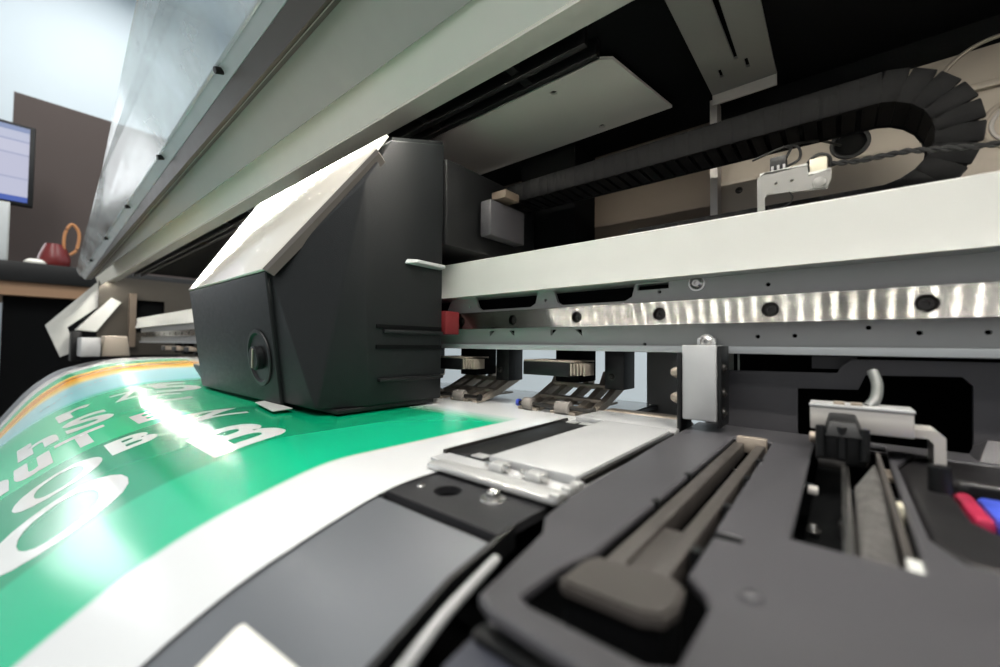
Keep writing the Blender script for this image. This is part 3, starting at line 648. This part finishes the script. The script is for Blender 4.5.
# ------------------------------------------------------------------ carriage
CA = empty('print_carriage', (-.40, .19, -.05)); tag(CA, 'dark print carriage with cream sloping cover riding on the beam', 'print carriage')
Xl, Xc, Xr = -.542, -.338, -.274
hull('body', [(Xl, .1275, .0535), (Xc, .1275, .0535), (Xc, .1400, -.0480), (Xl, .1400, -.0480), (-.286, .1400, -.0480), (Xr, .1680, .1230), (Xr, .1740, -.0480), (Xl, .1910, .1635), (Xr, .1910, .1635), (Xl, .2480, .1820), (Xr, .2480, .1820), (Xl, .2480, -.0480), (Xr, .2480, -.0480)], 'dark', CA, .0016)
fc = hull('front_cap', [(Xl-.002, .1235, .0545), (Xc, .1235, .0545), (Xc, .1375, -.0490), (Xl-.002, .1375, -.0490), (Xl-.002, .1290, .0560), (Xc, .1290, .0560), (Xc, .1430, -.0490), (Xl-.002, .1430, -.0490)], 'dark', CA, .0012)
# cream cover on the slope
def on_slope(x, s, o):   # s: 0 bottom of slope, 1 ridge; o: offset along the normal
    y = .1250+(.1920-.1250)*s; z = .0550+(.1675-.0550)*s; n = Vector((0, -.8592, .5117)); return (x, y+n.y*o, z+n.z*o)
cc = hull('cover', [on_slope(Xl-.002, 0, .0002), on_slope(Xc-.004, 0, .0002), on_slope(Xr-.006, .86, .0002), on_slope(Xr-.004, 1, .0002), on_slope(Xl-.002, 1, .0002),
          on_slope(Xl-.002, 0, .003), on_slope(Xc-.004, 0, .003), on_slope(Xr-.006, .86, .003), on_slope(Xr-.004, 1, .003), on_slope(Xl-.002, 1, .003)], 'cream', CA, .0008)
tag(cc, 'glossy cream cover panel')
hull('cover_edge', [on_slope(Xc-.003, 0, -.001), on_slope(Xc+.008, -.02, -.004), on_slope(Xr-.001, .84, -.001), on_slope(Xr+.003, .80, -.006), on_slope(Xc-.003, 0, .0028), on_slope(Xc+.004, -.01, .001), on_slope(Xr-.004, .86, .0028), on_slope(Xr+.001, .82, .001)], 'lid_dark', CA)
hull('top_cover', [(Xl, .1930, .1670), (Xr-.002, .1930, .1670), (Xl, .2480, .1855), (Xr-.002, .2480, .1855), (Xl, .1930, .1640), (Xr-.002, .1930, .1640), (Xl, .2480, .1825), (Xr-.002, .2480, .1825)], 'dark', CA)
# knob in a round recess of the front cap
th = math.atan2(.014, .1035); ax = Vector((0, -math.cos(th), -math.sin(th))); kc = Vector((-.368, .1318, -.0125))
bm = bmesh.new(); lathe(bm, kc-ax*.0002, ax, [(.0, .0235), (.0010, .0232), (.0012, .0205), (-.0005, .0190), (-.0005, 0)], 40); rc = obj('knob_recess', bm, 'black', CA)
bm = bmesh.new(); lathe(bm, kc, ax, [(-.0005, .0098), (.0040, .0098), (.0048, .0088), (.0048, 0)], 28); kn = obj('knob', bm, 'dark', CA)
side = Vector((1, 0, 0)); up = ax.cross(side)
bm = bmesh.new(); add_box(bm, (-.0082, -.0012, -.0004), (.0082, .0012, .0006))
for v in bm.verts: v.co = kc + ax*(.0050+v.co.z) + (side*.35+up*.94).normalized()*v.co.x + (side*.94-up*.35).normalized()*v.co.y
obj('slot', bm, 'dirty_metal', kn)
# side details: grooves, red bearing block on the rail, handle, arm over the beam, foot
box('side_groove', (Xr-.0010, Xr+.0012), (.180, .2465), (.0120, .0150), 'black_void', CA)
box('side_groove', (Xr-.0010, Xr+.0012), (.180, .2465), (-.0040, -.0010), 'black_void', CA)
box('side_ledge', (Xr-.001, Xr+.003), (.186, .2470), (.0080, .0112), 'dark', CA, .0008)
box('side_ledge', (Xr-.001, Xr+.004), (.182, .2470), (-.0300, -.0270), 'black', CA, .0008)
box('bearing_block', (-.500, Xr+.004), (.2485, .2658), (.0090, .0300), 'red', CA, .001)
cb = box('over_arm', (-.52, Xr+.002), (.2490, .3900), (.0900, .1700), 'black', CA, .003)
box('arm_cover', (-.268, -.2540), (.290, .345), (.105, .140), 'service', CA, .002)
box('arm_clip', (-.262, -.2440), (.300, .322), (.142, .150), 'brown_sheet', CA, .001)
hull('side_handle', [(Xr, .205, .066), (Xr, .245, .066), (Xr, .208, .0705), (Xr, .245, .0705), (Xr+.007, .212, .0670), (Xr+.007, .245, .0670), (Xr+.007, .214, .0700), (Xr+.007, .245, .0700)], 'alu_matt', CA, .0008)
hull('foot', [(-.640, .150, -.028), (-.545, .140, -.028), (-.640, .200, -.028), (-.545, .200, -.028), (-.615, .155, -.047), (-.545, .145, -.047), (-.615, .200, -.047), (-.545, .200, -.047)], 'black', CA, .002)
box('head_plate', (-.53, -.275), (.150, .240), (-.0510, -.0478), 'black', CA, .0004)
hull('deflector', [(-.372, .1310, -.0500), (-.318, .1240, -.0505), (-.318, .1380, -.0500), (-.372, .1400, -.0495), (-.372, .1310, -.0494), (-.318, .1240, -.0499), (-.318, .1380, -.0494), (-.372, .1400, -.0489)], 'white', CA)

# ------------------------------------------------------------------ cable carrier arching over the beam
CC = empty('cable_carrier', (-.1, .345, .08)); tag(CC, 'black plastic cable carrier arching from the carriage to the right above the beam', 'cable chain')
path = []
x = -.262
Rb = .034; cxb, czb = .018, .121
L1 = cxb-(-.262); total = []
step = .0098
s = 0.
def chain_pt(s):
    if s < L1:
        t = s/L1; return Vector((-.262+s, 0, czb+Rb+.010*math.sin(math.pi*t)*0)), 0.
    s2 = s-L1
    if s2 < math.pi*Rb:
        a = s2/Rb; return Vector((cxb+Rb*math.sin(a), 0, czb+Rb*math.cos(a))), -a
    s3 = s2-math.pi*Rb; return Vector((cxb-s3, 0, czb-Rb)), -math.pi
bm = bmesh.new()
for y in (-.019, .0165): add_box(bm, (-.0056, y, -.0095), (.0056, y+.0025, .0095), .0010)
add_box(bm, (-.0034, -.0165, .0065), (.0034, .0165, .0085)); add_box(bm, (-.0034, -.0165, -.0085), (.0034, .0165, -.0065))
ln = None
for k in range(int((L1+math.pi*Rb+.16)/step)):
    p, a = chain_pt(k*step+.004)
    loc = (p.x, .345, p.z)
    if ln is None: o = obj('chain_link', bm, 'chain', CC, loc); ln = o.data
    else: o = obj('chain_link', ln, None, CC, loc)
    o.rotation_euler = (0, -a, 0)

# ------------------------------------------------------------------ card on the apron
bm = bmesh.new(); pts = [(-.1105,.0378), (-.1110,.0352), (-.1112,.0150), (-.0800,.0150), (-.0800,.0330), (-.0880,.0400), (-.1075,.0395)]
pts = [(-.1116,.0372), (-.1118,.0362), (-.1114,.005), (-.0780,.005), (-.0780,.0400), (-.0785,.0403), (-.1108,.0380)]
tp = [bm.verts.new((x, y, zs(x, y)+.0014)) for x, y in pts]; bt = [bm.verts.new((x, y, zs(x, y)+.0004)) for x, y in pts]
bm.faces.new(tp); bm.faces.new(bt[::-1])
for i in range(len(pts)): bm.faces.new((tp[i], bt[i], bt[(i+1) % len(pts)], tp[(i+1) % len(pts)]))
tag(obj('plastic_card', bm, 'card'), 'white blurred card corner on the grey apron at the front', 'card')

# ------------------------------------------------------------------ counter, monitor and things on it, far left
DT = .328
CT = empty('counter', (-2.95, .1, FLOOR)); tag(CT, 'black-topped counter with a tan rail at the far left', 'counter')
box('counter_top', (-3.28, -2.62), (-.62, 1.10), (.244, DT), 'black', CT, .004)
box('counter_rail', (-3.25, -2.64), (-.60, 1.08), (.188, .244), 'tan', CT)
box('counter_panel', (-3.25, -2.70), (-.025, 1.08), (FLOOR, .188), 'black_void', CT)
box('counter_leg', (-2.75, -2.64), (-.20, -.056), (FLOOR, .188), 'sheet', CT)
bd = box('brown_board', (-3.16, -3.125), (-.021, 1.0), (DT, 1.231), 'board'); tag(bd, 'tall dark brown board standing on the counter behind the monitor', 'board')
MO = empty('computer_monitor', (-2.81, -.22, DT)); tag(MO, 'black computer monitor with a lavender-white screen lit up', 'monitor')
box('housing', (-2.795, -2.757), (-.54, .049), (.592, .950), 'black', MO, .005)
box('stand', (-2.85, -2.795), (-.275, -.20), (.344, .775), 'black', MO, .005)
box('stand_base', (-2.92, -2.75), (-.36, -.11), (DT, .344), 'black', MO, .005)
m = bpy.data.materials.new('lit_screen'); m.use_nodes = True; nt = m.node_tree; b = nt.nodes['Principled BSDF']
tc = nt.nodes.new('ShaderNodeTexCoord'); sx = nt.nodes.new('ShaderNodeSeparateXYZ'); nt.links.new(tc.outputs['Object'], sx.inputs[0])
mr = nt.nodes.new('ShaderNodeMapRange'); mr.inputs['From Min'].default_value = .606; mr.inputs['From Max'].default_value = .936; nt.links.new(sx.outputs['Z'], mr.inputs['Value'])
cr = nt.nodes.new('ShaderNodeValToRGB'); cr.color_ramp.interpolation = 'CONSTANT'; nt.links.new(mr.outputs['Result'], cr.inputs['Fac'])
st = [(0, (70, 100, 190)), (.07, (205, 208, 232)), (.30, (176, 182, 214)), (.32, (206, 208, 232)), (.62, (176, 182, 214)), (.64, (212, 214, 236)), (.80, (170, 178, 214)), (.82, (205, 210, 234)), (.93, (150, 165, 205))]
els = cr.color_ramp.elements
for i, (x, c) in enumerate(st):
    e = els[i] if i < 2 else els.new(x)
    e.position = x; e.color = (*lin(c), 1)
nt.links.new(cr.outputs['Color'], b.inputs['Emission Color']); b.inputs['Emission Strength'].default_value = .8; b.inputs['Base Color'].default_value = (.02, .02, .02, 1); b.inputs['Roughness'].default_value = .2
box('screen', (-2.758, -2.755), (-.525, .032), (.606, .936), m, MO)
tw = empty('computer_case', (-2.75, -.06, DT)); tag(tw, 'pale grey computer case under the monitor on the counter', 'computer')
box('case_body', (-2.745, -2.690), (-.106, -.015), (DT, .583), 'white', tw, .003)
box('case_front', (-2.691, -2.684), (-.102, -.019), (DT+.005, .578), 'lip', tw, .002)
def pot(name, c, r, h, m, hm, label, cat):
    e = empty(name, c)
    bm = bmesh.new(); lathe(bm, c, (0, 0, 1), [(0, 0), (0, r*.8), (h*.1, r*.95), (h*.4, r), (h*.8, r*.75), (h, r*.6), (h, r*.5), (h*.7, r*.6), (h*.2, r*.82), (h*.15, 0)], 28); obj('bowl', bm, m, e)
    if hm: tube('handle', [(c[0]+.02, c[1]+r*.5, c[2]+h*.8), (c[0]+.02, c[1]+r*.55, c[2]+h*1.5), (c[0]+.02, c[1]+r*.95, c[2]+h*1.95), (c[0]+.02, c[1]+r*1.4, c[2]+h*1.6), (c[0]+.02, c[1]+r*1.3, c[2]+h*.9), (c[0]+.02, c[1]+r*.9, c[2]+h*.6)], .006, hm, e)
    tag(e, label, cat)
M['amber'] = mat('amber_handle', (190, 130, 80), .45, var=.1)
pot('maroon_pot', (-2.72, .118, DT), .052, .105, 'maroon', 'amber', 'maroon pot with a brown loop handle on the counter', 'pot')
pot('white_dish', (-2.67, .060, DT), .034, .022, 'card', None, 'small white dish on the counter beside the maroon pot', 'dish')
